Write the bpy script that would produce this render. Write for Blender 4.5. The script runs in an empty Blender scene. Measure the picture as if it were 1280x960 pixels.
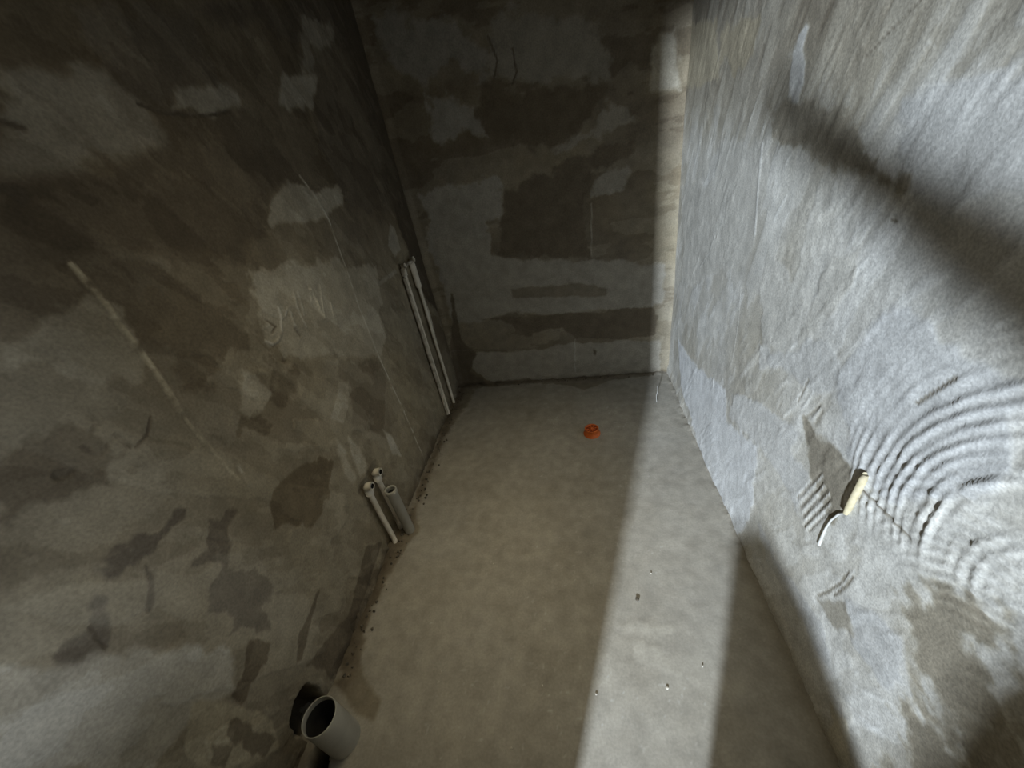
import bpy, bmesh, math, random
import numpy as np
from mathutils import Vector, Matrix
random.seed(7)
C = bpy.context.scene.collection

# ------------------------------------------------------------------ camera
def _n(v): return Vector(v).normalized()
D = Vector((67, -308, 469)); N = Vector((145, 745, 469))   # vanishing directions (depth, down) in camera axes
ey = D.normalized(); ez = -N.normalized(); ez = (ez - ez.dot(ey)*ey).normalized(); ex = ey.cross(ez)
right = Vector((ex.x, ey.x, ez.x)); down = Vector((ex.y, ey.y, ez.y)); fwd = Vector((ex.z, ey.z, ez.z))
cam_d = bpy.data.cameras.new('camera'); cam = bpy.data.objects.new('camera', cam_d); C.objects.link(cam)
m = Matrix((right, -down, -fwd)).transposed().to_4x4(); m.translation = (0, 0, 1.6)
cam.matrix_world = m
cam_d.sensor_fit = 'HORIZONTAL'; cam_d.sensor_width = 36; cam_d.lens = 36*469/1280
cam_d.clip_start = 0.02; cam_d.clip_end = 50
bpy.context.scene.camera = cam

# ------------------------------------------------------------------ light
vs = bpy.context.scene.view_settings
vs.view_transform = 'Standard'; vs.look = 'None'; vs.exposure = 0.0; vs.gamma = 1.0; vs.use_curve_mapping = False
w = bpy.data.worlds.new('world'); bpy.context.scene.world = w; w.use_nodes = True
w.node_tree.nodes['Background'].inputs[0].default_value = (0.98, 0.85, 0.58, 1)
w.node_tree.nodes['Background'].inputs[1].default_value = 0.42
def area(name, loc, target, sx, sy, power, color):
    l = bpy.data.lights.new(name, 'AREA'); l.shape = 'RECTANGLE'; l.size = sx; l.size_y = sy
    l.energy = power; l.color = color
    o = bpy.data.objects.new(name, l); C.objects.link(o); o.location = loc
    d = Vector(target) - Vector(loc)
    o.rotation_euler = d.to_track_quat('-Z', 'Y').to_euler()
    return o
area('window_daylight', (-1.964, -6.0, 2.75), (0.3, 1.0, 1.0), 0.24, 0.62, 1380, (0.80, 0.90, 1.0))
fill = area('added_fill_light', (-0.42, 1.00, 2.62), (-0.42, 1.00, 0), 0.5, 0.5, 2.6, (1.0, 0.87, 0.60))  # unseen warm fill added to brighten the floor and lower walls
fill.data.spread = math.radians(64)
area('side_window_daylight', (3.1, -1.15, 0.35), (-1.02, 0.15, 0.4), 0.8, 0.7, 85, (0.86, 0.93, 1.0))

# ------------------------------------------------------------------ helpers
def tag(o, label=None, cat=None, group=None, kind=None):
    if label: o['label'] = label
    if cat: o['category'] = cat
    if group: o['group'] = group
    if kind: o['kind'] = kind
    return o
def empty(name, loc):
    o = bpy.data.objects.new(name, None); C.objects.link(o); o.location = loc; o.empty_display_size = .05
    return o
def obj(name, bm, mat, parent=None, smooth=True):
    me = bpy.data.meshes.new(name); bm.to_mesh(me); bm.free()
    if smooth:
        for p in me.polygons: p.use_smooth = True
    me.materials.append(mat)
    o = bpy.data.objects.new(name, me); C.objects.link(o)
    if parent: o.parent = parent
    return o
def tube(bm, pts, r, seg=14, cap=True):
    """pts in order, r a number or a list"""
    pts = [Vector(p) for p in pts]; rs = r if isinstance(r, (list, tuple)) else [r]*len(pts)
    rings = []; up = Vector((0.31, 0.17, 0.93))
    for i, p in enumerate(pts):
        t = (pts[min(i+1, len(pts)-1)] - pts[max(i-1, 0)])
        if t.length < 1e-7: t = pts[-1]-pts[0]
        t.normalize(); a = t.cross(up)
        if a.length < 1e-3: a = t.cross(Vector((1, 0, 0)))
        a.normalize(); b = t.cross(a)
        rings.append([bm.verts.new(p + (a*math.cos(k*2*math.pi/seg) + b*math.sin(k*2*math.pi/seg))*rs[i]) for k in range(seg)])
    for q in range(len(rings)-1):
        for k in range(seg):
            bm.faces.new((rings[q][k], rings[q][(k+1) % seg], rings[q+1][(k+1) % seg], rings[q+1][k]))
    if cap: bm.faces.new(rings[0]); bm.faces.new(rings[-1][::-1])
def lathe(bm, prof, c=(0, 0), seg=32):
    """profile [(r,z)] turned about a vertical axis at c"""
    rings = [[bm.verts.new((c[0]+r*math.cos(k*2*math.pi/seg), c[1]+r*math.sin(k*2*math.pi/seg), z)) for k in range(seg)] for r, z in prof]
    for q in range(len(rings)-1):
        for k in range(seg):
            bm.faces.new((rings[q][k], rings[q][(k+1) % seg], rings[q+1][(k+1) % seg], rings[q+1][k]))
    return rings
def box(bm, a, b):
    v = [bm.verts.new((x, y, z)) for x in (a[0], b[0]) for y in (a[1], b[1]) for z in (a[2], b[2])]
    for f in ((0,1,3,2), (4,6,7,5), (0,4,5,1), (2,3,7,6), (0,2,6,4), (1,5,7,3)): bm.faces.new([v[i] for i in f])

# ------------------------------------------------------------------ noise and marks in wall coordinates
rng = np.random.RandomState(11)
def vnoise(x, y, s, seed):
    """smooth value noise in -1..1, cell size s (a number or (sx, sy))"""
    sx, sy = s if isinstance(s, tuple) else (s, s)
    t = np.random.RandomState(seed).rand(64, 64)*2-1
    u = x/sx+100; v = y/sy+100
    i = np.floor(u).astype(int); j = np.floor(v).astype(int); a = u-i; b = v-j
    a = a*a*(3-2*a); b = b*b*(3-2*b)
    g = lambda p, q: t[p % 64, q % 64]
    return (g(i, j)*(1-a)+g(i+1, j)*a)*(1-b)+(g(i, j+1)*(1-a)+g(i+1, j+1)*a)*b
def fbm(x, y, s, seed, n=4):
    o = 0; k = 1; t = 0
    for q in range(n):
        sc = (s[0]/2**q, s[1]/2**q) if isinstance(s, tuple) else s/2**q
        c, d = math.cos(q*.9), math.sin(q*.9)
        if isinstance(s, tuple): c, d = 1, 0
        o = o + k*vnoise(x*c-y*d, x*d+y*c, sc, seed+q*7); t += k; k *= .55
    return o/t
def sd_poly(x, y, P):
    P = np.array(P); n = len(P); d2 = np.full(x.shape, 1e9); ins = np.zeros(x.shape, bool)
    for i in range(n):
        ax, ay = P[i]; bx, by = P[(i+1) % n]; ex_, ey_ = bx-ax, by-ay
        L = ex_*ex_+ey_*ey_+1e-12
        t = np.clip(((x-ax)*ex_+(y-ay)*ey_)/L, 0, 1)
        d2 = np.minimum(d2, (x-ax-t*ex_)**2+(y-ay-t*ey_)**2)
        if abs(by-ay) > 1e-9:
            c = ((ay > y) != (by > y)) & (x < (bx-ax)*(y-ay)/(by-ay)+ax)
            ins ^= c
    d = np.sqrt(d2)
    return np.where(ins, d, -d)
def d_line(x, y, P):
    d2 = np.full(x.shape, 1e9)
    for (ax, ay), (bx, by) in zip(P[:-1], P[1:]):
        ex_, ey_ = bx-ax, by-ay; L = ex_*ex_+ey_*ey_+1e-12
        t = np.clip(((x-ax)*ex_+(y-ay)*ey_)/L, 0, 1)
        d2 = np.minimum(d2, (x-ax-t*ex_)**2+(y-ay-t*ey_)**2)
    return np.sqrt(d2)
def sm(a, b, v):
    t = np.clip((v-a)/(b-a), 0, 1); return t*t*(3-2*t)

# stains, scuffs, painted shadows, grooves and ridges: (kind, tone, warmth, softness or half width, ragged edge or relief, points in metres on the surface)
MARKS = {
    'L': [
        ('P',0.22,0.6,0.02,0.09,[(0.693,1.356),(0.672,1.427),(0.983,1.478),(1.176,1.387),(1.096,1.361),(1.008,1.282),(0.975,1.203),(1.131,1.032),(1.023,0.969),(0.854,0.966),(0.818,0.958),(0.753,1.014),(0.772,1.056),(0.859,1.012),(0.925,1.049),(0.93,1.162),(0.85,1.208),(0.731,1.221),(0.7,1.277)]),
        ('P',0.62,0.4,0.02,0.054,[(1.085,1.384),(1.292,1.407),(1.424,1.35),(1.867,1.199),(1.809,1.04),(1.62,0.818),(1.437,0.886),(1.235,1.028),(1.091,1.056),(0.996,1.192),(1.025,1.286)]),
        ('P',0.5,0.4,0.02,0.054,[(0.499,1.448),(0.566,1.466),(0.65,1.467),(0.685,1.436),(0.675,1.373),(0.618,1.294),(0.544,1.319),(0.494,1.4),(0.472,1.42)]),
        ('P',0.2,0.4,0.02,0.072,[(0.433,1.312),(0.471,1.296),(0.508,1.199),(0.497,1.174),(0.459,1.149),(0.395,1.166),(0.346,1.19),(0.323,1.195),(0.375,1.269)]),
        ('P',0.3,0.4,0.02,0.054,[(1.302,0.962),(1.626,0.779),(1.383,0.492),(1.172,0.704),(1.29,0.815),(1.237,0.912)]),
        ('P',0.22,0.9,0.01,0.036,[(0.796,0.79),(0.938,0.736),(1.005,0.654),(0.911,0.566),(0.784,0.567),(0.699,0.664),(0.644,0.693),(0.694,0.777)]),
        ('P',0.6,0.4,0.01,0.027,[(0.878,1.181),(0.914,1.104),(0.925,1.049),(0.865,1.02),(0.81,1.038),(0.796,1.072)]),
        ('P',0.2,0.1,0.03,0.05,[(1.045,2.018),(1.367,2.081),(1.346,1.965),(1.325,1.906),(1.173,1.885),(1.104,1.828),(1.026,1.837),(1.017,1.905),(1.003,1.961)]),
        ('P',0.05,0.0,0.04,0.05,[(1.462,2.121),(2.814,2.42),(2.682,2.169),(2.132,2.091),(1.737,2.118),(1.427,2.073)]),
        ('P',0.55,0.0,0.02,0.03,[(1.173,1.885),(1.427,1.908),(1.397,1.851),(1.244,1.828),(1.118,1.836)]),
        ('P',0.55,0.0,0.02,0.03,[(1.697,1.977),(2.02,2.014),(1.815,1.873),(1.597,1.87)]),
        ('P',0.4,0.0,0.03,0.04,[(1.978,2.163),(2.249,2.204),(2.056,2.028),(1.853,2.004)]),
        ('P',0.45,-0.1,0.04,0.05,[(0.785,1.877),(0.958,1.898),(1.026,1.837),(1.05,1.755),(0.84,1.706),(0.706,1.7),(0.663,1.703)]),
        ('P',0.12,0.4,0.04,0.05,[(0.656,1.694),(0.832,1.695),(1.04,1.742),(1.454,1.75),(1.571,1.669),(1.346,1.609),(1.253,1.527),(1.083,1.452),(0.713,1.555),(0.566,1.566)]),
        ('P',0.6,0.3,0.02,0.03,[(1.469,1.636),(1.627,1.578),(1.902,1.6),(1.774,1.513),(1.545,1.476),(1.28,1.522),(1.326,1.583)]),
        ('P',0.15,0.2,0.02,0.04,[(1.994,2.081),(2.761,2.18),(2.853,2.021),(2.865,1.593),(2.886,1.322),(2.722,0.817),(2.676,0.59),(2.342,0.944),(2.322,1.406),(1.824,1.48),(1.758,1.725)]),
        ('P',0.15,0.2,0.02,0.03,[(2.411,1.216),(2.785,1.134),(2.791,0.516),(2.653,0.472),(2.396,0.862)]),
        ('P',0.2,0.0,0.01,0.036,[(0.31,1.048),(0.407,0.993),(0.436,0.961),(0.517,0.98),(0.541,0.963),(0.504,0.95),(0.436,0.961),(0.387,0.955),(0.351,0.945),(0.301,0.955),(0.311,0.993)]),
        ('P',0.2,0.1,0.006,0.004,[(0.39,0.939),(0.384,0.9),(0.353,0.855),(0.333,0.841),(0.327,0.853),(0.366,0.895)]),
        ('P',0.2,0.1,0.01,0.036,[(0.547,0.919),(0.603,0.848),(0.512,0.742),(0.56,0.583),(0.569,0.496),(0.499,0.54),(0.466,0.461),(0.408,0.589),(0.452,0.616),(0.412,0.71),(0.436,0.769),(0.482,0.776),(0.446,0.835),(0.491,0.843)]),
        ('P',0.15,0.5,0.008,0.022,[(0.411,0.512),(0.444,0.433),(0.407,0.403),(0.344,0.408),(0.29,0.401),(0.299,0.459),(0.366,0.47)]),
        ('P',0.15,0.3,0.006,0.018,[(0.65,0.347),(0.589,0.32),(0.465,0.255),(0.442,0.269),(0.506,0.33)]),
        ('P',0.2,0.3,0.008,0.015,[(0.932,0.202),(1.04,0.09),(0.747,0.049),(0.539,-0.043),(0.476,-0.032),(0.489,0.092),(0.465,0.209),(0.568,0.165),(0.684,0.104)]),
        ('P',0.22,0.0,0.015,0.036,[(0.307,0.988),(0.338,0.945),(0.252,0.886),(0.206,0.894),(0.198,0.941),(0.231,0.959),(0.268,0.925),(0.274,0.973)]),
        ('P',0.7,0.2,0.02,0.03,[(0.164,1.029),(0.202,0.88),(0.281,0.789),(0.371,0.57),(0.312,0.461),(0.221,0.554),(0.118,0.546),(0.054,0.871)]),
        ('P',0.65,0.9,0.01,0.02,[(0.251,0.57),(0.287,0.457),(0.311,0.259),(0.264,0.142),(0.195,0.275),(0.154,0.363),(0.18,0.498)]),
        ('P',0.25,0.5,0.008,0.027,[(0.259,0.42),(0.27,0.309),(0.282,0.184),(0.238,0.199),(0.224,0.313),(0.238,0.378)]),
        ('P',0.25,0.5,0.008,0.018,[(0.206,0.433),(0.213,0.358),(0.181,0.344),(0.18,0.398)]),
        ('S',0.1,0.2,0.0042,-0.003,[(0.262,0.926),(0.253,0.896),(0.249,0.866)]),
        ('S',0.1,0.2,0.0042,-0.003,[(0.525,1.175),(0.52,1.215),(0.474,1.196),(0.464,1.231)]),
        ('S',0.12,0.2,0.0042,-0.003,[(0.598,1.204),(0.568,1.174),(0.534,1.167)]),
        ('S',0.7,0.4,0.0042,0.003,[(0.692,0.951),(0.682,0.879)]),
        ('S',0.15,0.2,0.0042,-0.003,[(0.492,1.247),(0.511,1.256),(0.514,1.278)]),
        ('S',0.75,1.0,0.006,0.004,[(0.672,1.547),(0.675,1.513),(0.679,1.474),(0.675,1.425),(0.675,1.362),(0.674,1.313),(0.67,1.261),(0.66,1.174)]),
        ('S',0.6,0.8,0.0042,0.002,[(0.659,1.149),(0.66,1.06),(0.662,0.982),(0.668,0.914)]),
        ('S',0.8,0.5,0.0042,0.002,[(1.55,1.643),(1.59,1.574),(1.619,1.471),(1.609,1.286),(1.584,1.094),(1.585,0.849),(1.622,0.438),(1.633,0.05)]),
        ('S',0.05,0.0,0.0042,-0.004,[(1.027,1.839),(1.077,1.823),(1.152,1.82),(1.24,1.825),(1.332,1.837)]),
        ('S',0.05,0.0,0.006,-0.004,[(0.727,1.795),(0.757,1.785)]),
        ('P',0.0,0.0,0.006,0.008,[(0.66,1.7),(0.679,1.695),(0.691,1.68),(0.686,1.667),(0.667,1.661),(0.661,1.677),(0.65,1.685)]),
        ('S',0.02,0.0,0.008,-0.01,[(0.41,1.208),(0.421,1.204)]),
        ('S',0.8,0.4,0.0048,0.003,[(1.126,1.269),(1.117,1.234),(1.092,1.197),(1.062,1.18),(1.027,1.18),(1.01,1.2)]),
        ('S',0.2,0.4,0.0042,-0.003,[(1.053,1.256),(1.08,1.22),(1.051,1.21)]),
        ('S',0.8,0.4,0.0048,0.003,[(1.165,1.232),(1.161,1.202),(1.161,1.171)]),
        ('S',0.8,0.4,0.0048,0.003,[(1.141,1.236),(1.164,1.254),(1.172,1.229)]),
        ('S',0.8,0.4,0.0048,0.003,[(1.228,1.281),(1.211,1.241),(1.209,1.201),(1.21,1.161)]),
        ('S',0.8,0.4,0.0048,0.003,[(1.251,1.279),(1.24,1.239),(1.227,1.203)]),
        ('S',0.8,0.9,0.0048,0.003,[(1.322,1.27),(1.297,1.23)]),
        ('S',0.8,0.9,0.0048,0.003,[(1.325,1.266),(1.324,1.23),(1.32,1.181),(1.327,1.144)]),
        ('S',0.8,0.9,0.0048,0.003,[(1.384,1.262),(1.358,1.214),(1.33,1.156)]),
        ('S',0.8,0.9,0.0048,0.003,[(1.329,1.222),(1.324,1.193)]),
        ('S',0.8,0.9,0.0048,0.003,[(1.397,1.185),(1.39,1.16),(1.382,1.134)]),
        ('S',0.2,0.3,0.0042,-0.003,[(1.154,1.18),(1.161,1.145)]),
        ('P',0.66,0.4,0.018,0.018,[(1.08,0.717),(1.092,0.638),(1.08,0.488),(1.04,0.474),(1.021,0.551),(1.047,0.646)]),
        ('P',0.66,0.4,0.018,0.018,[(1.148,0.674),(1.18,0.575),(1.171,0.451),(1.095,0.471),(1.106,0.59)]),
        ('P',0.7,0.3,0.01,0.01,[(1.385,0.51),(1.434,0.428),(1.433,0.276),(1.372,0.356)]),
        ('P',0.6,0.1,0.01,0.01,[(2.193,1.362),(2.247,1.319),(2.24,1.201),(2.124,1.177),(2.08,1.255)]),
        ('P',0.55,0.2,0.008,0.008,[(1.794,1.127),(2.082,1.129),(2.101,1.097),(1.853,1.107)]),
        ('P',0.62,0.4,0.01,0.022,[(1.097,0.798),(1.245,0.891),(1.307,0.852),(1.231,0.759),(1.156,0.718)]),
    ],
    'R': [
        ('P',0.55,0.9,0.02,0.048,[(2.602,1.979),(2.146,1.908),(2.037,1.702),(2.203,1.682),(2.522,1.721)]),
        ('P',0.45,0.8,0.02,0.048,[(2.083,1.854),(1.71,1.816),(1.719,1.73),(1.864,1.699),(2.047,1.758)]),
        ('P',0.85,-0.2,0.014,0.03,[(1.447,1.697),(1.398,1.755),(1.368,1.738),(1.384,1.694),(1.347,1.616),(1.357,1.571),(1.411,1.581)]),
        ('P',0.8,-0.3,0.02,0.048,[(0.947,1.547),(0.898,1.581),(0.764,1.594),(0.675,1.445),(0.799,1.393),(0.882,1.408),(0.933,1.49)]),
        ('P',0.85,-0.1,0.014,0.03,[(0.96,1.638),(0.91,1.648),(0.899,1.639),(0.934,1.614)]),
        ('P',0.8,0.1,0.015,0.032,[(1.964,1.338),(1.943,1.484),(1.568,1.486),(1.47,1.413),(1.482,1.287),(1.466,1.192),(1.56,1.093),(2.283,0.738),(2.505,1.262)]),
        ('P',0.4,0.2,0.02,0.048,[(1.544,1.582),(1.225,1.563),(1.071,1.483),(0.89,1.407),(1.07,1.437),(1.263,1.468),(1.491,1.51)]),  # arm shadow band painted in as a darker patch
        ('P',0.95,-0.35,0.02,0.032,[(2.323,0.381),(2.041,0.383),(1.534,0.511),(1.453,0.4),(1.173,0.506),(1.106,0.281),(1.134,-0.032),(1.451,-0.057),(2.173,0.127)]),
        ('P',0.85,-0.2,0.015,0.032,[(1.441,0.558),(1.334,0.617),(1.086,0.692),(0.983,0.726),(0.986,0.65),(0.88,0.653),(0.876,0.495),(1.145,0.501),(1.458,0.413)]),
        ('P',0.9,0.0,0.014,0.03,[(1.311,0.859),(1.261,0.885),(1.221,0.847),(1.266,0.784)]),
        ('P',0.85,0.2,0.014,0.03,[(1.081,1.081),(1.044,1.241),(0.961,1.283),(0.941,1.22),(0.978,1.156),(1.017,1.073),(1.084,0.945),(1.103,0.986)]),
        ('P',0.82,-0.2,0.014,0.03,[(1.221,0.847),(1.049,1.013),(0.875,1.043),(0.861,0.966),(0.987,0.881),(1.12,0.86)]),
        ('P',0.85,-0.35,0.015,0.032,[(0.844,1.186),(0.775,1.214),(0.672,1.177),(0.539,1.183),(0.475,1.065),(0.594,0.866),(0.625,0.81),(0.756,0.803),(0.827,0.898),(0.919,0.983),(0.848,1.157)]),
        ('P',0.35,0.1,0.014,0.03,[(0.961,0.791),(0.832,0.803),(0.734,0.805),(0.737,0.607),(0.88,0.653)]),
        ('P',0.82,0.1,0.014,0.03,[(1.369,1.184),(1.095,1.111),(1.103,0.986),(1.305,0.874),(1.384,1.058)]),
        ('P',0.36,0.3,0.08,0.192,[(0.49,0.665),(0.397,0.784),(0.354,0.843),(0.24,0.728),(0.218,0.612),(0.284,0.199),(0.417,0.439),(0.463,0.612)]),  # damp patch, darkened further to stand for the body shadow
        ('P',0.8,-0.35,0.015,0.032,[(0.621,0.479),(0.555,0.535),(0.47,0.595),(0.406,0.504),(0.424,0.417),(0.53,0.394)]),
        ('P',0.95,0.3,0.014,0.03,[(0.525,0.169),(0.472,0.228),(0.426,0.197),(0.459,0.121)]),
        ('P',0.8,0.8,0.014,0.03,[(0.52,0.097),(0.453,0.163),(0.385,0.05),(0.431,0.006)]),
        ('P',0.5,0.0,0.014,0.03,[(0.681,0.335),(0.607,0.476),(0.564,0.413),(0.602,0.329)]),
        ('P',0.8,-0.35,0.014,0.03,[(1.024,0.222),(0.836,0.231),(0.639,0.282),(0.545,0.212),(0.558,0.177),(0.695,0.182),(0.927,0.119)]),
        ('S',0.25,0.0,0.002,-0.004,[(0.999,1.7),(1.032,1.683),(1.07,1.664),(1.118,1.637)]),
        ('S',0.2,0.0,0.003,-0.006,[(0.726,0.777),(0.703,0.787),(0.645,0.794),(0.562,0.804)]),
        ('S',0.95,0.2,0.002,0.003,[(1.535,0.995),(1.509,0.853),(1.513,0.652)]),
        ('S',0.2,0.0,0.003,-0.004,[(0.673,1.061),(0.656,1.097),(0.631,1.146)]),
        ('S',0.15,0.0,0.003,-0.004,[(0.899,1.354),(0.887,1.356)]),
        ('S',0.9,0.1,0.003,0.003,[(1.867,1.13),(1.918,1.039),(2.048,0.931)]),
        ('S',0.95,0.0,0.003,0.004,[(1.689,0.531),(1.665,0.441)]),
        ('S',0.2,0.0,0.003,-0.003,[(0.634,0.555),(0.641,0.493),(0.661,0.42),(0.687,0.348)]),
        ('S',0.2,0.0,0.003,-0.003,[(0.619,0.56),(0.624,0.51),(0.64,0.436)]),
        ('S',0.9,0.0,0.003,0.003,[(0.626,0.581),(0.631,0.525)]),
        ('S',0.9,0.0,0.006,0.003,[(1.541,1.478),(1.524,1.356),(1.485,1.208)]),
        ('S',0.42,0.0,0.0025,-0.004,[(1.016,0.817),(1.0,0.908)]),
        ('S',0.42,0.0,0.0025,-0.004,[(0.965,0.799),(0.922,0.874)]),
        ('S',0.42,0.0,0.0025,-0.004,[(0.922,0.811),(0.91,0.863)]),
        ('S',0.95,0.0,0.0025,0.004,[(0.989,0.815),(0.965,0.885)]),
        ('S',0.95,0.0,0.0025,0.004,[(0.938,0.81),(0.919,0.867)]),
        ('S',0.42,0.0,0.0025,-0.005,[(0.893,0.531),(0.841,0.705)]),
        ('S',0.42,0.0,0.0025,-0.005,[(0.869,0.519),(0.82,0.691)]),
        ('S',0.42,0.0,0.0025,-0.005,[(0.845,0.506),(0.8,0.678)]),
        ('S',0.42,0.0,0.0025,-0.005,[(0.827,0.486),(0.775,0.671)]),
        ('S',0.42,0.0,0.0025,-0.005,[(0.803,0.49),(0.758,0.65)]),
        ('S',0.95,0.0,0.0025,0.005,[(0.881,0.525),(0.831,0.698)]),
        ('S',0.95,0.0,0.0025,0.005,[(0.857,0.512),(0.812,0.679)]),
        ('S',0.95,0.0,0.0025,0.005,[(0.834,0.5),(0.785,0.677)]),
        ('S',0.95,0.0,0.0025,0.005,[(0.815,0.486),(0.767,0.658)]),
    ],
    'B': [
        ('P',0.55,-0.4,0.02,0.06,[(-0.934,1.447),(-0.594,1.463),(-0.405,1.466),(-0.425,1.249),(-0.528,1.228),(-0.548,0.921),(-0.962,0.845),(-0.928,1.192)]),
        ('P',0.5,-0.5,0.03,0.06,[(-0.733,1.918),(-0.612,1.91),(-0.421,1.754),(-0.432,1.699),(-0.762,1.694)]),
        ('P',0.4,-0.6,0.04,0.07500000000000001,[(-0.923,2.276),(-0.51,2.175),(-0.365,2.03),(-0.398,1.95),(-0.582,2.021),(-0.725,1.943),(-0.885,2.05)]),
        ('P',0.5,-0.2,0.02,0.045,[(0.158,1.378),(0.361,1.437),(0.378,1.359),(0.293,1.277),(0.118,1.271)]),
        ('P',0.45,-0.2,0.02,0.06,[(0.172,1.694),(0.298,1.711),(0.392,1.616),(0.232,1.574),(-0.003,1.54),(-0.069,1.566),(0.136,1.618)]),
        ('P',0.12,0.5,0.03,0.06,[(-0.392,1.897),(0.207,1.792),(0.142,1.739),(0.17,1.654),(-0.067,1.58),(-0.372,1.645),(-0.483,1.792)]),
        ('P',0.14,0.3,0.02,0.06,[(-0.383,1.38),(0.062,1.5),(0.424,1.542),(0.41,1.444),(0.159,1.393),(0.083,1.277),(0.099,0.915),(-0.492,0.995)]),
        ('P',0.42,-0.3,0.03,0.06,[(-0.338,2.165),(0.09,2.105),(0.244,2.01),(0.239,1.836),(-0.166,1.87),(-0.366,1.944)]),
        ('P',0.6,0.2,0.02,0.03,[(0.486,1.954),(0.555,1.952),(0.588,1.867),(0.599,1.71),(0.45,1.736),(0.453,1.869)]),
        ('P',0.55,-0.2,0.02,0.03,[(-0.913,1.17),(-0.53,1.117),(-0.552,1.003),(0.098,0.896),(0.569,0.814),(0.584,0.525),(0.184,0.55),(-0.09,0.536),(-0.217,0.551),(-0.522,0.586),(-0.709,0.56),(-0.944,0.562)]),
        ('P',0.18,0.3,0.01,0.03,[(-0.707,0.571),(-0.522,0.586),(-0.283,0.547),(-0.025,0.552),(0.203,0.525),(0.525,0.521),(0.533,0.303),(0.176,0.317),(-0.04,0.34),(-0.119,0.446),(-0.275,0.439),(-0.372,0.387),(-0.493,0.487),(-0.574,0.544)]),
        ('P',0.3,0.2,0.01,0.0225,[(-0.466,0.783),(0.01,0.745),(0.208,0.699),(0.206,0.635),(-0.057,0.667),(-0.457,0.705)]),
        ('P',0.58,-0.1,0.01,0.0225,[(-0.864,0.295),(-0.294,0.277),(-0.064,0.317),(0.555,0.264),(0.567,-0.031),(-0.041,0.01),(-0.77,0.032),(-0.87,0.157)]),
        ('P',0.15,0.2,0.008,0.012,[(0.087,0.251),(0.118,0.222),(0.105,0.172),(0.08,0.201)]),
        ('P',0.15,0.2,0.012,0.018000000000000002,[(-0.885,0.79),(-0.905,0.431),(-0.816,0.29),(-0.902,0.131),(-0.77,0.032),(-0.89,-0.047),(-1.046,-0.034),(-1.024,0.256)]),
        ('S',0.05,0.1,0.004,-0.004,[(-0.351,2.099),(-0.323,1.998),(-0.353,1.929)]),
        ('S',0.05,0.1,0.004,-0.004,[(-0.237,2.031),(-0.229,1.932),(-0.261,1.887)]),
        ('S',0.6,0.1,0.003,0.002,[(0.125,1.237),(0.11,0.933)]),
        ('S',0.75,0.1,0.003,0.002,[(-0.04,0.34),(-0.061,0.054)]),
        ('S',0.3,0.1,0.003,-0.003,[(-1.003,0.336),(-0.293,0.29)]),
    ],
    'F': [
        ('P',0.3,0.2,0.01,0.02,[(-0.979,2.582),(-0.79,2.627),(-0.379,2.592),(-0.016,2.632),(0.422,2.61),(0.544,2.547),(0.49,2.49),(0.228,2.484),(-0.002,2.37),(-0.09,2.443),(-0.423,2.517),(-0.769,2.509),(-0.917,2.484)]),
        ('P',0.28,0.2,0.03,0.03,[(-1.004,2.633),(-0.865,2.477),(-0.951,2.024),(-0.977,1.665),(-0.961,1.375),(-0.952,1.103),(-1.019,1.103),(-0.987,1.397),(-1.018,2.099)]),
        ('P',0.28,0.3,0.02,0.03,[(-0.968,1.291),(-0.893,1.175),(-0.984,0.941),(-0.979,0.699),(-0.935,0.528),(-0.967,0.469),(-1.019,0.564),(-1.084,0.823),(-1.08,1.051)]),
        ('P',0.3,0.4,0.02,0.02,[(-1.027,0.484),(-0.947,0.528),(-0.808,0.444),(-0.808,0.393),(-0.892,0.421)]),
        ('P',0.62,0.0,0.02,0.03,[(0.046,0.734),(0.136,0.748),(0.263,0.733),(0.194,0.71)]),
        ('P',0.62,0.0,0.015,0.03,[(0.116,0.686),(0.176,0.669),(0.234,0.608),(0.325,0.587),(0.321,0.57),(0.211,0.589),(0.118,0.628)]),
    ],
}


def apply_marks(key, x, y, tone, warm, h, seed):
    """paint stains and shadow patches into the plaster (tone, warmth) and its relief h"""
    wn = fbm(x, y, .11, seed+50, 4); wf = fbm(x, y, .03, seed+70, 3)
    for kind, tv, wv, soft, wp, P in MARKS[key]:
        pa = np.array(P); mg = .04+soft*2+abs(wp)*1.5
        sel = (x > pa[:, 0].min()-mg) & (x < pa[:, 0].max()+mg) & (y > pa[:, 1].min()-mg) & (y < pa[:, 1].max()+mg)
        if not sel.any(): continue
        X, Y = x[sel], y[sel]
        if kind == 'P':
            m_ = sm(-soft*.6, soft*.6, sd_poly(X, Y, P) + wn[sel]*wp + wf[sel]*wp*.45) * .92
            h[sel] += m_*(tv-.4)*.003
        else:
            d = d_line(X, Y, P) + wf[sel]*soft*.5
            m_ = 1-sm(soft*.5, soft*1.7, d)
            h[sel] += m_*wp*(.4 if key == 'R' else .8)
            m_ = m_*np.clip((.78+1.6*wf[sel]) if key == 'L' else (.85+.6*wf[sel]), .12, 1)
        tone[sel] = tone[sel]*(1-m_)+tv*m_; warm[sel] = warm[sel]*(1-m_)+wv*m_
    return tone, warm, h
STOPS = np.array([0, .2, .4, .6, .8, 1.0])
COL = np.array([(.085,.070,.052), (.150,.128,.098), (.250,.228,.185), (.350,.328,.278), (.480,.470,.435), (.62,.62,.60)])
def colour(tone, warm):
    t = np.clip(tone, 0, 1)
    c = np.stack([np.interp(t, STOPS, COL[:, k]) for k in range(3)], 1)
    wv = np.clip(warm, -1, 1)[:, None]
    return c*(1+wv*np.array([[.06, .0, -.15]]))

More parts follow.
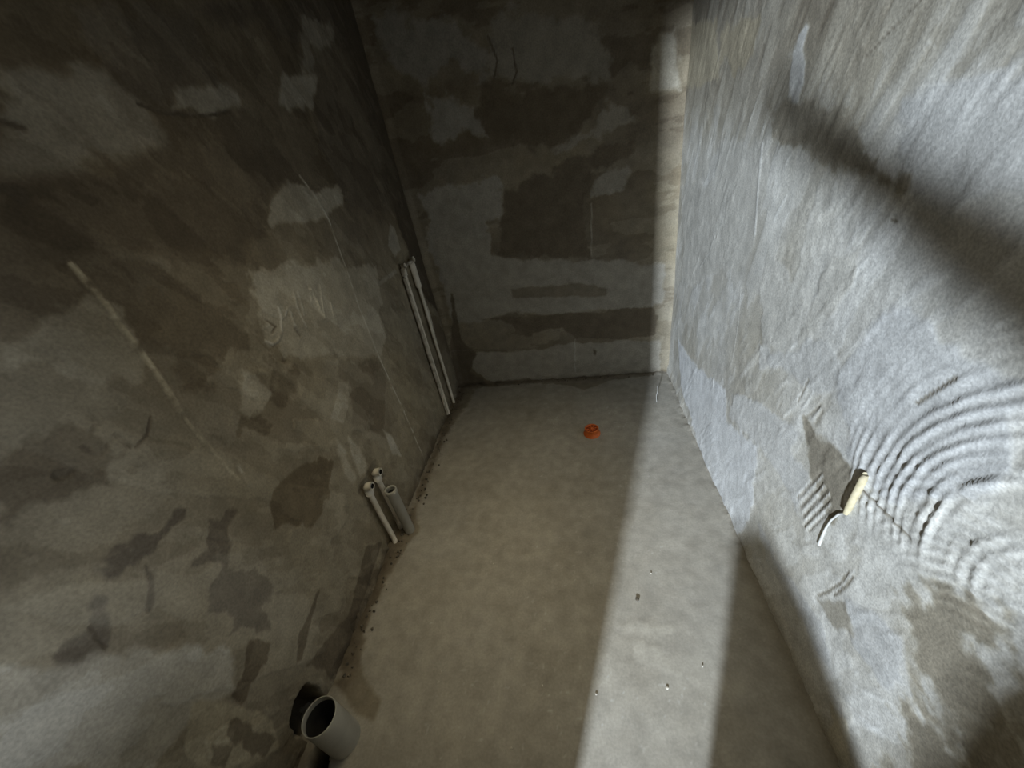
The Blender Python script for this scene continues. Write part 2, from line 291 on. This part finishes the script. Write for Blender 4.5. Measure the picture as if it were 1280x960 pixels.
# ------------------------------------------------------------------ materials
def new_mat(name):
    mt = bpy.data.materials.new(name); mt.use_nodes = True; nt = mt.node_tree
    return mt, nt, nt.nodes['Principled BSDF']
def plaster(name, grain=.35, bump=.35, rough=.9, scale=140):
    mt, nt, b = new_mat(name); nd = nt.nodes; L = nt.links.new
    at = nd.new('ShaderNodeAttribute'); at.attribute_name = 'plaster_colour'
    tc = nd.new('ShaderNodeTexCoord')
    n1 = nd.new('ShaderNodeTexNoise'); n1.inputs['Scale'].default_value = scale; n1.inputs['Detail'].default_value = 4
    n2 = nd.new('ShaderNodeTexNoise'); n2.inputs['Scale'].default_value = 17; n2.inputs['Detail'].default_value = 6
    for n in (n1, n2): L(tc.outputs['Object'], n.inputs['Vector'])
    mr = nd.new('ShaderNodeMapRange'); mr.inputs['From Min'].default_value = .3; mr.inputs['From Max'].default_value = .7
    mr.inputs['To Min'].default_value = 1-grain; mr.inputs['To Max'].default_value = 1+grain; L(n1.outputs['Fac'], mr.inputs['Value'])
    mr2 = nd.new('ShaderNodeMapRange'); mr2.inputs['From Min'].default_value = .3; mr2.inputs['From Max'].default_value = .7
    mr2.inputs['To Min'].default_value = .86; mr2.inputs['To Max'].default_value = 1.14; L(n2.outputs['Fac'], mr2.inputs['Value'])
    mu = nd.new('ShaderNodeMath'); mu.operation = 'MULTIPLY'; L(mr.outputs[0], mu.inputs[0]); L(mr2.outputs[0], mu.inputs[1])
    vm = nd.new('ShaderNodeVectorMath'); vm.operation = 'SCALE'; L(at.outputs['Color'], vm.inputs[0]); L(mu.outputs[0], vm.inputs['Scale'])
    L(vm.outputs[0], b.inputs['Base Color'])
    b.inputs['Roughness'].default_value = rough; b.inputs['Specular IOR Level'].default_value = .25
    ad = nd.new('ShaderNodeMath'); ad.operation = 'MULTIPLY_ADD'; ad.inputs[1].default_value = .35
    L(n2.outputs['Fac'], ad.inputs[2]); L(n1.outputs['Fac'], ad.inputs[0])
    bp = nd.new('ShaderNodeBump'); bp.inputs['Strength'].default_value = bump; bp.inputs['Distance'].default_value = .004
    L(ad.outputs[0], bp.inputs['Height']); L(bp.outputs[0], b.inputs['Normal'])
    return mt
def simple(name, c1, c2, scale=30, rough=.5, bump=.1, spec=.5):
    mt, nt, b = new_mat(name); nd = nt.nodes; L = nt.links.new
    tc = nd.new('ShaderNodeTexCoord'); n = nd.new('ShaderNodeTexNoise'); n.inputs['Scale'].default_value = scale; n.inputs['Detail'].default_value = 5
    L(tc.outputs['Object'], n.inputs['Vector'])
    cr = nd.new('ShaderNodeValToRGB'); cr.color_ramp.elements[0].position = .35; cr.color_ramp.elements[1].position = .65
    cr.color_ramp.elements[0].color = (*c1, 1); cr.color_ramp.elements[1].color = (*c2, 1)
    L(n.outputs['Fac'], cr.inputs[0]); L(cr.outputs[0], b.inputs['Base Color'])
    b.inputs['Roughness'].default_value = rough; b.inputs['Specular IOR Level'].default_value = spec
    bp = nd.new('ShaderNodeBump'); bp.inputs['Strength'].default_value = bump; bp.inputs['Distance'].default_value = .002
    L(n.outputs['Fac'], bp.inputs['Height']); L(bp.outputs[0], b.inputs['Normal'])
    return mt
M_wall = plaster('cement_plaster', .15, .22)
M_rough = plaster('rough_cement_plaster', .20, .35, scale=170)
M_floor = plaster('floor_screed', .09, .15, .85, 120)
M_plain = simple('plain_cement', (.20,.18,.15), (.30,.28,.24), 9, .95, .5)
M_ppr = simple('white_plastic_pipe', (.62,.58,.50), (.80,.76,.68), 25, .42, .08)
M_ppr_dusty = simple('cement_smeared_pipe', (.30,.27,.22), (.62,.58,.50), 28, .7, .4)
M_pvc = simple('grey_white_pvc', (.33,.32,.28), (.41,.40,.35), 14, .5, .05)
M_inside = simple('dark_pipe_inside', (.02,.02,.02), (.035,.033,.03), 20, .8, .1)
M_black = simple('dark_void', (.006,.006,.005), (.012,.011,.010), 20, .95, .2, .1)
M_orange = simple('orange_plastic', (.52,.10,.015), (.66,.15,.02), 60, .5, .2)
M_orange_dark = simple('dark_orange_plastic', (.18,.028,.008), (.34,.06,.01), 60, .6, .2)
M_yellow = simple('cream_foam', (.42,.37,.24), (.52,.46,.32), 60, .8, .3)
M_wire = simple('white_wire', (.42,.42,.40), (.55,.55,.53), 60, .5, .05)
M_crumb = simple('plaster_crumb', (.42,.39,.33), (.66,.63,.56), 50, .95, .6)
M_dark_crumb = simple('dark_mortar', (.07,.06,.045), (.14,.12,.09), 50, .95, .6)
M_blocker = simple('blocker_brown', (.30,.24,.16), (.40,.33,.23), 12, .85, .4)
M_cloth = simple('dark_cloth', (.03,.032,.04), (.05,.052,.06), 40, .9, .3)
M_skin = simple('skin', (.45,.27,.18), (.52,.33,.23), 30, .6, .1)

# ------------------------------------------------------------------ surfaces of the room
XL, XR, YB, YF, ZC = -1.02, .63, 2.55, -.25, 2.75
def grid_surface(name, P, nu, nv, mat, tone, warm, back):
    """P (nu*nv,3) front points; back = offset to the closed rear of the slab"""
    me = bpy.data.meshes.new(name)
    idx = np.arange(nu*nv).reshape(nu, nv)
    q = np.stack([idx[:-1, :-1], idx[1:, :-1], idx[1:, 1:], idx[:-1, 1:]], -1).reshape(-1, 4)
    # border skirt to the rear plane
    rim = np.concatenate([idx[:, 0], idx[-1, 1:], idx[-2::-1, -1], idx[0, -2:0:-1]])
    n0 = nu*nv; nr = len(rim)
    Pr = P[rim].copy(); ax = int(np.argmax(np.abs(back))); Pr[:, ax] = P[:, ax].mean() + back[ax]
    k = np.arange(nr); k2 = (k+1) % nr
    side = np.stack([rim, n0+k, n0+k2, rim[k2]], -1)
    V = np.concatenate([P, Pr]); n4 = len(q)+len(side)
    me.vertices.add(len(V)); me.vertices.foreach_set('co', V.astype(np.float32).ravel())
    me.loops.add(n4*4+nr); me.polygons.add(n4+1)
    loops = np.concatenate([q.ravel(), side.ravel(), n0+k])
    me.loops.foreach_set('vertex_index', loops.astype(np.int32))
    ls = np.concatenate([np.arange(n4)*4, [n4*4]]).astype(np.int32)
    me.polygons.foreach_set('loop_start', ls)
    sm_ = np.ones(n4+1, bool); sm_[len(q):] = False
    me.update(calc_edges=True); me.polygons.foreach_set('use_smooth', sm_)
    col = np.ones((len(V), 4), np.float32); cc = colour(tone, warm); col[:n0, :3] = cc; col[n0:, :3] = .2
    a = me.attributes.new('plaster_colour', 'FLOAT_COLOR', 'POINT'); a.data.foreach_set('color', col.ravel())
    me.materials.append(mat); me.validate()
    o = bpy.data.objects.new(name, me); C.objects.link(o); o['kind'] = 'structure'
    return o
def lin(a, b, step): return np.linspace(a, b, int(round((b-a)/step))+1)

# ---- left wall: coordinates (y, z)
ys, zs = lin(YF, YB+.02, .0044), lin(-.25, ZC, .0046)
Y, Z = [a.ravel() for a in np.meshgrid(ys, zs, indexing='ij')]
tone = .42 + .10*fbm(Y, Z, .5, 1) + .07*fbm(Y, Z, (.10, .25), 5) - .26*sm(.9, 1.8, Z)  # darker towards the top: damp, with the weaker light painted in
warm = .6 + .4*fbm(Y, Z, .35, 9)
h = .008*fbm(Y, Z, .6, 21, 3) + .0035*fbm(Y, Z, (.05, .12), 22, 4)
tone, warm, h = apply_marks('L', Y, Z, tone, warm, h, 100)
lay = fbm(Y*.8+Z*.5, Z*.9-Y*.6, (.09, .32), 33, 4)       # trowel-lap edges
h += .002*sm(.02, .06, lay); tone += .07*sm(.02, .06, lay)-.03
lay = fbm(Y*.6-Z*.8, Z*.6+Y*.8, (.22, .10), 35, 5)
tone += .08*sm(.0, .03, lay)-.07
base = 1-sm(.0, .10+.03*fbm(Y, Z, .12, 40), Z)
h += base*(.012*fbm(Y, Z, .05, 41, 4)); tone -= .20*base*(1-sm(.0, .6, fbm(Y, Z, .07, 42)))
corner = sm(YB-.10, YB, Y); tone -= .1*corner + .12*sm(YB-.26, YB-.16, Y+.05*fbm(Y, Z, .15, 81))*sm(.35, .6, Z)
# chases cut for the pipes
def chase(y0, y1, z1, depth):
    e = .010*fbm(Y, Z, .04, 44, 3)
    return -depth*sm(y0-.012, y0+.012, Y+e)*(1-sm(y1-.012, y1+.012, Y+e))*(1-sm(z1-.015, z1+.01, Z+e))
h += chase(2.13, 2.36, 1.15, .012) + chase(1.055, 1.235, .44, .014)
hole = sm(0, .02, sd_poly(Y, Z, [(.315,.0), (.305,.08), (.325,.155), (.375,.185), (.43,.165), (.45,.09), (.44,.0)]) + .012*fbm(Y, Z, .05, 46, 3))
h -= .13*hole; tone = tone*(1-hole) - .2*hole  # plaster blackened inside the hole, adding shade to its depth
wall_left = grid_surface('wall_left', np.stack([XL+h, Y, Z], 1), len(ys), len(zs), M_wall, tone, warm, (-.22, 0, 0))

# ---- right wall: coordinates (y, z)
ys, zs = lin(YF, YB+.02, .005), lin(-.02, ZC, .0055)
Y, Z = [a.ravel() for a in np.meshgrid(ys, zs, indexing='ij')]
tone = .78 - .44*sm(1.38, 1.75, Z) - .10*sm(.6, .3, Y) + .10*fbm(Y, Z, .45, 2) + .10*fbm(Y, Z, (.07, .30), 6) + .08*sm(1.4, .7, Y)  # darker top: dirt, with light fall-off also put into the tone
warm = .12 + .3*fbm(Y, Z, .4, 10)
rg = sm(.0, .25, fbm(Y, Z, .30, 14)+.25*sm(1.4, .5, Y))   # where the coat is coarse
h = .010*fbm(Y, Z, .55, 23, 3) + .0013*fbm(Y, Z, (.09, .16), 24, 3) + rg*.0011*fbm(Y, Z, .022, 25, 3)
st = sm(.05, .3, fbm(Y*.86+Z*.5, Z*.86-Y*.5, (.035, .22), 37, 4) + .5*sm(1.35, 1.6, Z) - .2)      # slanting brush marks of the trowel
h += .0010*st; tone += .10*st
lay = fbm(Y*.9+Z*.3, Z*.9-Y*.3, (.10, .30), 38, 5); h += .0006*sm(.0, .05, lay); tone += .10*sm(.0, .04, lay)-.05
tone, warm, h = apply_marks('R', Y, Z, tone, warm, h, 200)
# combed arcs left by the trowel
cy_, cz_ = .315, .885
dy, dz = Y-cy_+.010*fbm(Y, Z, .14, 61), (Z-cz_)*.93+.010*fbm(Y, Z, .14, 62)
R = np.sqrt(dy*dy+dz*dz); A = np.arctan2(dz, dy)
mask = sm(.09, .13, R)*(1-sm(.36, .50, R+.06*fbm(Y, Z, .1, 63)))*sm(-.55, -.2, A)*(1-sm(1.9, 2.4, A))
mask *= np.clip(.75+.8*fbm(A*.6, R, (.5, .05), 64, 3), .1, 1)
saw = (R/.0235 + .35*fbm(A*.5, R, (.35, .06), 65, 2)) % 1.0
rid = np.where(saw < .58, saw/.58, (1-saw)/.42)
brk = np.clip(.6+1.1*fbm(A, R*2, (.35, .05), 66, 3), 0, 1)
h += mask*rid*.0052*brk; tone += mask*(rid-.45)*.14*brk
dy2, dz2 = Y-.25+.01*fbm(Y, Z, .1, 71), Z-.55
R2 = np.sqrt(dy2*dy2+dz2*dz2)
mask2 = sm(.22, .30, R2)*(1-sm(.50, .62, R2))*sm(.25, .45, np.arctan2(dz2, dy2))*sm(.70, .8, Z)*(1-sm(1.25, 1.5, Z))*np.clip(.75+1.2*fbm(Y, Z, .15, 72), 0, 1)
rid2 = .5+.5*np.sin((R2/.021 + .7*fbm(Y, Z, .08, 73))*2*math.pi)
h += mask2*rid2*.0028; tone += mask2*(rid2-.5)*.12
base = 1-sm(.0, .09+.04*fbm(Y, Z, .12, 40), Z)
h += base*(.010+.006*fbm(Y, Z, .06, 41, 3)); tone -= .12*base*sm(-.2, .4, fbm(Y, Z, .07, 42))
h_right = h.reshape(len(ys), len(zs)); n_right = h_right.shape
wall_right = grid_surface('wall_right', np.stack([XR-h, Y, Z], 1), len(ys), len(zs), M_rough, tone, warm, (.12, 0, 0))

# ---- back wall: coordinates (x, z)
xs, zs = lin(XL-.02, XR+.02, .007), lin(-.02, ZC, .007)
X, Z = [a.ravel() for a in np.meshgrid(xs, zs, indexing='ij')]
tone = .33 + .08*fbm(X, Z, .4, 3) + .09*fbm(X, Z, (.45, .12), 7)
warm = .4 + .5*fbm(X, Z, .3, 12)
tone += .02*sm(.30, .52, X); warm += .2*sm(.25, .5, X)  # daylight strip by the corner tinted lighter and warmer in the plaster
h = .007*fbm(X, Z, .5, 26, 3) + .003*fbm(X, Z, (.14, .05), 27, 4)
lay = fbm(X, Z, (.35, .12), 36, 5); tone += .10*sm(.0, .03, lay)-.05 - .10*sm(1.0, 1.7, Z)  # upper part darker: damp plus dimmer light, both put in the tone
tone, warm, h = apply_marks('B', X, Z, tone, warm, h, 300)
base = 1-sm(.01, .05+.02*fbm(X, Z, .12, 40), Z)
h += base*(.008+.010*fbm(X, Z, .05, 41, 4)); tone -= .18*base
h += .02*sm(XR-.06, XR, X)+.015*sm(XL+.05, XL, X)
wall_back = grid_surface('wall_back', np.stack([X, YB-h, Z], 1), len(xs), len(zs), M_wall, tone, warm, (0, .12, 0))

# ---- floor: coordinates (x, y)
xs, ys = lin(XL-.16, XR+.02, .006), lin(YF-.35, YB+.02, .006)
X, Y = [a.ravel() for a in np.meshgrid(xs, ys, indexing='ij')]
tone = .50 + .08*fbm(X, Y, .45, 4) + .07*fbm(X, Y, .12, 8) + .03*sm(-.02, .06, fbm(X, Y, (.3, .15), 82, 5))
warm = -.18 + .2*fbm(X, Y, .4, 13)
h = .004*fbm(X, Y, .6, 28, 3) + .0010*fbm(X, Y, .07, 29, 4)
tone, warm, h = apply_marks('F', X, Y, tone, warm, h, 400)
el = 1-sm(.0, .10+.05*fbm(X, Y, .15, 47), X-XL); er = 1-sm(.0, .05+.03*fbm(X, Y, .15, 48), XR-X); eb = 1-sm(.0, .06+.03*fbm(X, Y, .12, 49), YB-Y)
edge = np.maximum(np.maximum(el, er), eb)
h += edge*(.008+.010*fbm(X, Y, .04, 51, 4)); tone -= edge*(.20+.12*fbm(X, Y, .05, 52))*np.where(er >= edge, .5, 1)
pit = sm(0, .02, sd_poly(X, Y, [(-.985,.315), (-.95,.325), (-.925,.30), (-.905,.25), (-.93,.225), (-.975,.24), (-.99,.28)]) + .008*fbm(X, Y, .04, 53))
h -= .14*pit; tone = tone*(1-pit) - .2*pit  # shade of the pit painted into the screed colour
spk = sm(.78, .9, vnoise(X, Y, .011, 54)*sm(.0, .3, vnoise(X, Y, .25, 55))); tone += spk*.12
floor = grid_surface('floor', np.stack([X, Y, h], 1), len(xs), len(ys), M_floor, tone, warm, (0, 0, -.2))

# ---- behind the camera: the wall with the doorway, the ceiling, the passage floor
JX = -.327
b = bmesh.new(); box(b, (-1.3, YF-.20, -.02), (JX, YF-.0, ZC)); box(b, (JX, YF-.20, 2.20), (.75, YF, ZC))
tag(obj('wall_front', b, M_plain, smooth=False), kind='structure')
b = bmesh.new(); box(b, (-1.3, YF-.2, ZC), (.78, YB+.15, ZC+.12)); tag(obj('ceiling', b, M_plain, smooth=False), kind='structure')
b = bmesh.new(); box(b, (-4, -7, -.2), (4, YF-.36, -.01)); tag(obj('floor', b, M_plain, smooth=False), kind='structure')

# ------------------------------------------------------------------ water pipes in the left wall
def elbow(parent, x, y, z, r=.019, mat=None):
    b = bmesh.new()
    tube(b, [(x, y, z-.040), (x, y, z-.012), (x+.002, y, z), (x+.010, y, z+.010), (x+.020, y, z+.012), (x+.032, y, z+.012)], [r, r, r*1.02, r*1.02, r, r])
    o = obj('elbow', b, mat or M_ppr, parent)
    b = bmesh.new(); lathe_pts = [(x+.032, y, z+.012), (x+.0335, y, z+.012)]
    tube(b, lathe_pts, r*.6); c = obj('socket', b, M_black, o); c['label'] = 'dark open socket of the elbow'
    return o
def supply(name, y, x, z0, z1, label, mat=M_ppr, r=.0125):
    t = empty(name, (x, y, z0)); 
    b = bmesh.new(); n = 9
    tube(b, [(.0008*math.sin(k*1.3), .001*math.sin(k*.9), (z1-z0)*k/(n-1)) for k in range(n)], r)
    obj('pipe', b, mat, t); tag(t, label, 'pipe')
    return t
# tall pair near the far corner
t = supply('water_pipe', 2.165, -1.012, 0, 1.10, 'left one of two tall thin cream pipes rising up the wall near the far corner', r=.0115)
b = bmesh.new(); tube(b, [(0,0,1.06), (0,0,1.10), (.003,0,1.115), (.020,0,1.118)], [.017,.017,.017,.016]); obj('elbow', b, M_ppr, t)
b = bmesh.new(); tube(b, [(0,-.022,.02), (0.001,-.021,.5), (0,-.022,1.05)], [.009,.013,.009]); o = obj('mortar_seam', b, M_ppr_dusty, t); o['label'] = 'grey mortar smeared along the pipe'
t = supply('water_pipe', 2.31, -1.010, 0, 1.11, 'right one of two tall thin cream pipes, with a long coupling on top', r=.0105)
b = bmesh.new(); tube(b, [(0,0,.93), (0,0,.945), (0,0,1.09), (.004,0,1.115), (.022,0,1.118)], [.012,.019,.019,.019,.017]); obj('coupling', b, M_ppr, t)
b = bmesh.new(); tube(b, [(-.004,.024,.52), (-.003,.026,.75), (-.004,.02,.93)], [.006,.013,.008]); o = obj('mortar_seam', b, M_ppr_dusty, t); o['label'] = 'grey mortar smeared along the pipe'
b = bmesh.new(); tube(b, [(-1.004,2.185,1.108), (-1.004,2.24,1.112), (-1.004,2.295,1.108)], .009)
tag(obj('pipe_clip', b, M_ppr_dusty), 'mortar smeared plastic bridge joining the tops of the two tall pipes', 'pipe clip')
# short pair in the middle
t = supply('water_pipe', 1.09, -1.010, 0, .40, 'left short cream water pipe ending in an elbow low on the left wall')
elbow(t, 0, 0, .405)
t = supply('water_pipe', 1.178, -1.008, .05, .40, 'middle short cream water pipe with an elbow, right beside the open grey stub')
elbow(t, 0, 0, .355)
b = bmesh.new(); tube(b, [(-.004,0,-.05), (-.004,0,.0), (-.004,0,.05)], [.014,.013,.012]); o = obj('lower_pipe', b, M_ppr_dusty, t); o['label'] = 'lower end of the pipe buried in grey mortar'
def drain_pipe(name, x, y, h, r, wall, mat, label, lip=.004):
    t = empty(name, (x, y, 0)); b = bmesh.new()
    lathe(b, [(r, -.03), (r, h-.030), (r+lip, h-.026), (r+lip, h-.002), (r+lip-.001, h), (r-wall, h), (r-wall-.0005, h-.002), (r-wall-.0005, -.03)], seg=40)
    obj('pipe', b, mat, t)
    b = bmesh.new(); q = lathe(b, [(r-wall-.0012, h-.022), (r-wall-.0012, -.10)], seg=40); b.faces.new(q[-1]); o = obj('bore', b, M_inside, t); o['label'] = 'dark inside of the pipe'
    return tag(t, label, 'pipe')
drain_pipe('drain_pipe', -.955, 1.160, .315, .026, .004, M_pvc, 'open grey drain stub standing right of the two short cream pipes', .003)
drain_pipe('soil_pipe', -.893, .338, .205, .054, .0035, M_pvc, 'wide pale grey open soil pipe by the broken hole at bottom left', .0)

# ------------------------------------------------------------------ orange floor drain
t = empty('floor_drain', (.028, 1.872, .002))
b = bmesh.new(); lathe(b, [(.052, -.01), (.052, .004), (.044, .007), (.042, .036), (.044, .040), (.041, .042), (.036, .042), (.035, .034)], seg=36); obj('rim', b, M_orange, t)
b = bmesh.new(); q = lathe(b, [(.0352, .035), (.018, .0365), (.001, .0365)], seg=36); b.faces.new(q[-1]); obj('cover', b, M_orange_dark, t)
for k in range(8):
    a = k*math.pi/4+.2; b = bmesh.new(); c, s = math.cos(a), math.sin(a)
    tube(b, [(.011*c, .011*s, .037), (.022*c, .022*s, .038), (.034*c, .034*s, .037)], [.0022, .0028, .0022], 8); obj('rib', b, M_orange, t)
b = bmesh.new(); q = lathe(b, [(.010, .035), (.010, .043), (.007, .045), (.001, .045)], seg=20); b.faces.new(q[-1]); obj('knob', b, M_orange, t)
tag(t, 'round orange plastic floor drain cap set in the cement floor', 'drain')

# ------------------------------------------------------------------ cream cable end and wire on the right wall
def surf(y, z): return XR - float(h_right[int(round((y-YF)/(YB+.02-YF)*(n_right[0]-1))), int(round((z+.02)/(ZC+.02)*(n_right[1]-1)))])
t = empty('cable_stub', (.62, .735, .80))
pts = [(.612,.702,.838), (.602,.704,.822), (.598,.707,.787), (.598,.707,.748), (.600,.707,.715), (.604,.708,.692)]
pts = [(surf(p[1], p[2])+(.612-p[0])*-.15-.003, p[1], p[2]) for p in pts]; t.location = (surf(.705, .8), .705, .80); L0 = Vector(t.location)
b = bmesh.new(); tube(b, [Vector(p)-L0 for p in pts], [.006,.0085,.0085,.008,.008,.0055], 12); obj('sheath', b, M_yellow, t)
tag(t, 'bent cream cable end sticking out of the rough right wall', 'cable')
b = bmesh.new(); tube(b, [(surf(y_, z_)-d_, y_, z_) for d_, y_, z_ in ((.0, .715,.688), (.003,.728,.665), (.004,.740,.625), (.003,.746,.585), (.002,.748,.545), (.0,.748,.505))], [.0022,.0028,.0028,.0028,.0035,.005], 8)
tag(obj('wire', b, M_wire), 'thin curved white wire on the right wall just below the cream cable', 'wire')

# ------------------------------------------------------------------ small debris
def crumb_bm(s, seed, flat=.6):
    r = random.Random(seed); b = bmesh.new(); bmesh.ops.create_icosphere(b, subdivisions=1, radius=s)
    for v in b.verts: v.co *= .7+.6*r.random(); v.co.z *= flat
    return b
spots = [(-.036,.518,.0042), (-.60,.55,.004), (-.22,.53,.0035), (-.31,.36,.0038), (-.47,.98,.0035), (.20,.55,.0042), (.22,.95,.0035), (.33,.62,.0035)]
for k, (x, y, s) in enumerate(spots):
    o = obj('plaster_crumb', crumb_bm(s, k), M_crumb, smooth=False); o.location = (x, y, .004)
    lit = -.194+.295*y < x < .115+.431*y
    if lit: tag(o, 'tiny pale plaster crumb lying in the bright strip of daylight on the floor', 'crumb', 'plaster crumbs in the daylight strip')
    else: tag(o, 'tiny pale plaster crumb lying on the shaded left part of the floor', 'crumb', 'plaster crumbs on the shaded floor')
b = crumb_bm(.009, 90); o = obj('mortar_lump', b, M_dark_crumb, smooth=False); o.location = (.149, .839, .005)
tag(o, 'dark mortar speck in the lit strip of the floor', 'mortar')
b = bmesh.new(); tube(b, [(0,0,.002), (-.003,.008,.05), (.002,-.004,.10), (0,.0,.135)], .0022, 8)
o = obj('upright_wire', b, M_wire); o.location = (.475, 2.16, 0); tag(o, 'thin white wire standing up from the floor near the far right corner', 'wire')
def rubble(name, pts, mat, label):
    b = bmesh.new(); r = random.Random(5)
    for x, y, z, s in pts:
        g = bmesh.ops.create_icosphere(b, subdivisions=1, radius=s, matrix=Matrix.Translation((x, y, z)))
        for v in g['verts']: v.co += Vector((r.uniform(-1, 1), r.uniform(-1, 1), r.uniform(-1, 1)))*s*.35
    return tag(obj(name, b, mat, smooth=False), label, 'rubble', kind='stuff')
r = random.Random(3)
rubble('mortar_rubble', [(-1.0+abs(r.gauss(0, .03)), r.uniform(.5, 2.5), .010, r.uniform(.002, .007)) for _ in range(150)], M_dark_crumb, 'dark mortar crumbs along the foot of the left wall')
rubble('mortar_rubble', [(r.uniform(-.95, .55), 2.53-abs(r.gauss(0, .02)), .010, r.uniform(.002, .007)) for _ in range(70)], M_dark_crumb, 'dark mortar crumbs along the foot of the far wall')

# ------------------------------------------------------------------ out of frame in the doorway: the added, shadow-shaped sack and the photographer whose shadows fall on the right
b = bmesh.new()
prof = [(.045, 0), (.08, .21), (.125, .42), (.15, .58), (.19, .68), (.25, .61), (.33, .46), (.41, .30), (.48, .17), (.54, .06), (.56, 0)]  # added unseen block, profile shaped so its shadow makes the low wedge
rings = []
for s, dy in ((.55, -.16), (.92, -.13), (1, -.06), (1, .02), (.92, .09), (.55, .12)):
    cx = .32; rings.append([b.verts.new((cx+(x-cx)*(.8+.2*s), -.24+dy, z*s)) for x, z in prof])
for i in range(len(rings)-1):
    for k in range(len(prof)-1): b.faces.new((rings[i][k], rings[i+1][k], rings[i+1][k+1], rings[i][k+1]))
for rg_ in (rings[0], rings[-1]): b.faces.new(rg_)
for i in range(len(rings)-1): b.faces.new((rings[i][0], rings[i][-1], rings[i+1][-1], rings[i+1][0]))
bmesh.ops.recalc_face_normals(b, faces=b.faces)
tag(obj('shadow_blocker', b, M_blocker), 'added unseen shadow-casting sack in the doorway behind the viewer', 'blocker')
def skin_figure():
    J = {}; V = []; E = []; Rr = []
    def v(n, p, r, frm=None):
        J[n] = len(V); V.append(p); Rr.append(r)
        if frm: E.append((J[frm], J[n]))
    v('pelvis', (.44,-.62,.93), .21); v('waist', (.44,-.61,1.08), .18, 'pelvis'); v('chest', (.45,-.59,1.27), .16, 'waist'); v('neck', (.44,-.57,1.45), .055, 'chest')
    v('chin', (.44,-.55,1.53), .06, 'neck'); v('head', (.44,-.55,1.61), .088, 'chin'); v('crown', (.44,-.56,1.70), .065, 'head')
    for s, n in ((-1, 'l'), (1, 'r')):
        v('hip'+n, (.46+.09*s,-.63,.86), .14, 'pelvis'); v('knee'+n, (.46+.10*s,-.60,.48), .10, 'hip'+n); v('ankle'+n, (.46+.11*s,-.64,.08), .042, 'knee'+n); v('toe'+n, (.46+.12*s,-.47,.03), .03, 'ankle'+n)
    v('shl', (.40,-.52,1.36), .078, 'chest'); v('ell', (.29,-.28,1.50), .056, 'shl'); v('wrl', (.15,-.11,1.73), .034, 'ell'); v('hal', (.115,-.065,1.79), .036, 'wrl')
    v('shr', (.70,-.57,1.38), .062, 'chest'); v('elr', (.75,-.60,1.12), .045, 'shr'); v('wrr', (.74,-.50,.90), .032, 'elr'); v('har', (.73,-.47,.80), .034, 'wrr')
    me = bpy.data.meshes.new('body'); me.from_pydata(V, E, [])
    o = bpy.data.objects.new('body', me); C.objects.link(o)
    o.modifiers.new('skin', 'SKIN'); o.modifiers.new('sub', 'SUBSURF').levels = 2; o.modifiers['sub'].render_levels = 2
    sv = me.skin_vertices[0].data
    for i, rr in enumerate(Rr): sv[i].radius = (rr, rr)
    sv[0].use_root = True; me.materials.append(M_cloth)
    return o
b = bmesh.new(); lathe(b, [(.20, 2.72), (.30, 2.70), (.31, 2.75)], (-.42, 1.0), 32); tag(obj('fill_light_body', b, M_ppr), 'round white body of the added lamp above the viewer', 'fill')  # body added above the unseen fill light
p = empty('person', (0, 0, 0)); bd = skin_figure(); bd.parent = p
b = bmesh.new()
for k in range(4): tube(b, [(.10+.014*k,-.04,1.81), (.095+.014*k,-.022,1.835), (.093+.014*k,-.030,1.865)], [.009,.009,.007], 8)
tube(b, [(.10,-.05,1.78), (.075,-.045,1.79), (.06,-.04,1.815)], [.010,.010,.008], 8); obj('fingers', b, M_skin, p)
tag(p, 'person in dark clothes standing in the doorway with one arm raised', 'person')
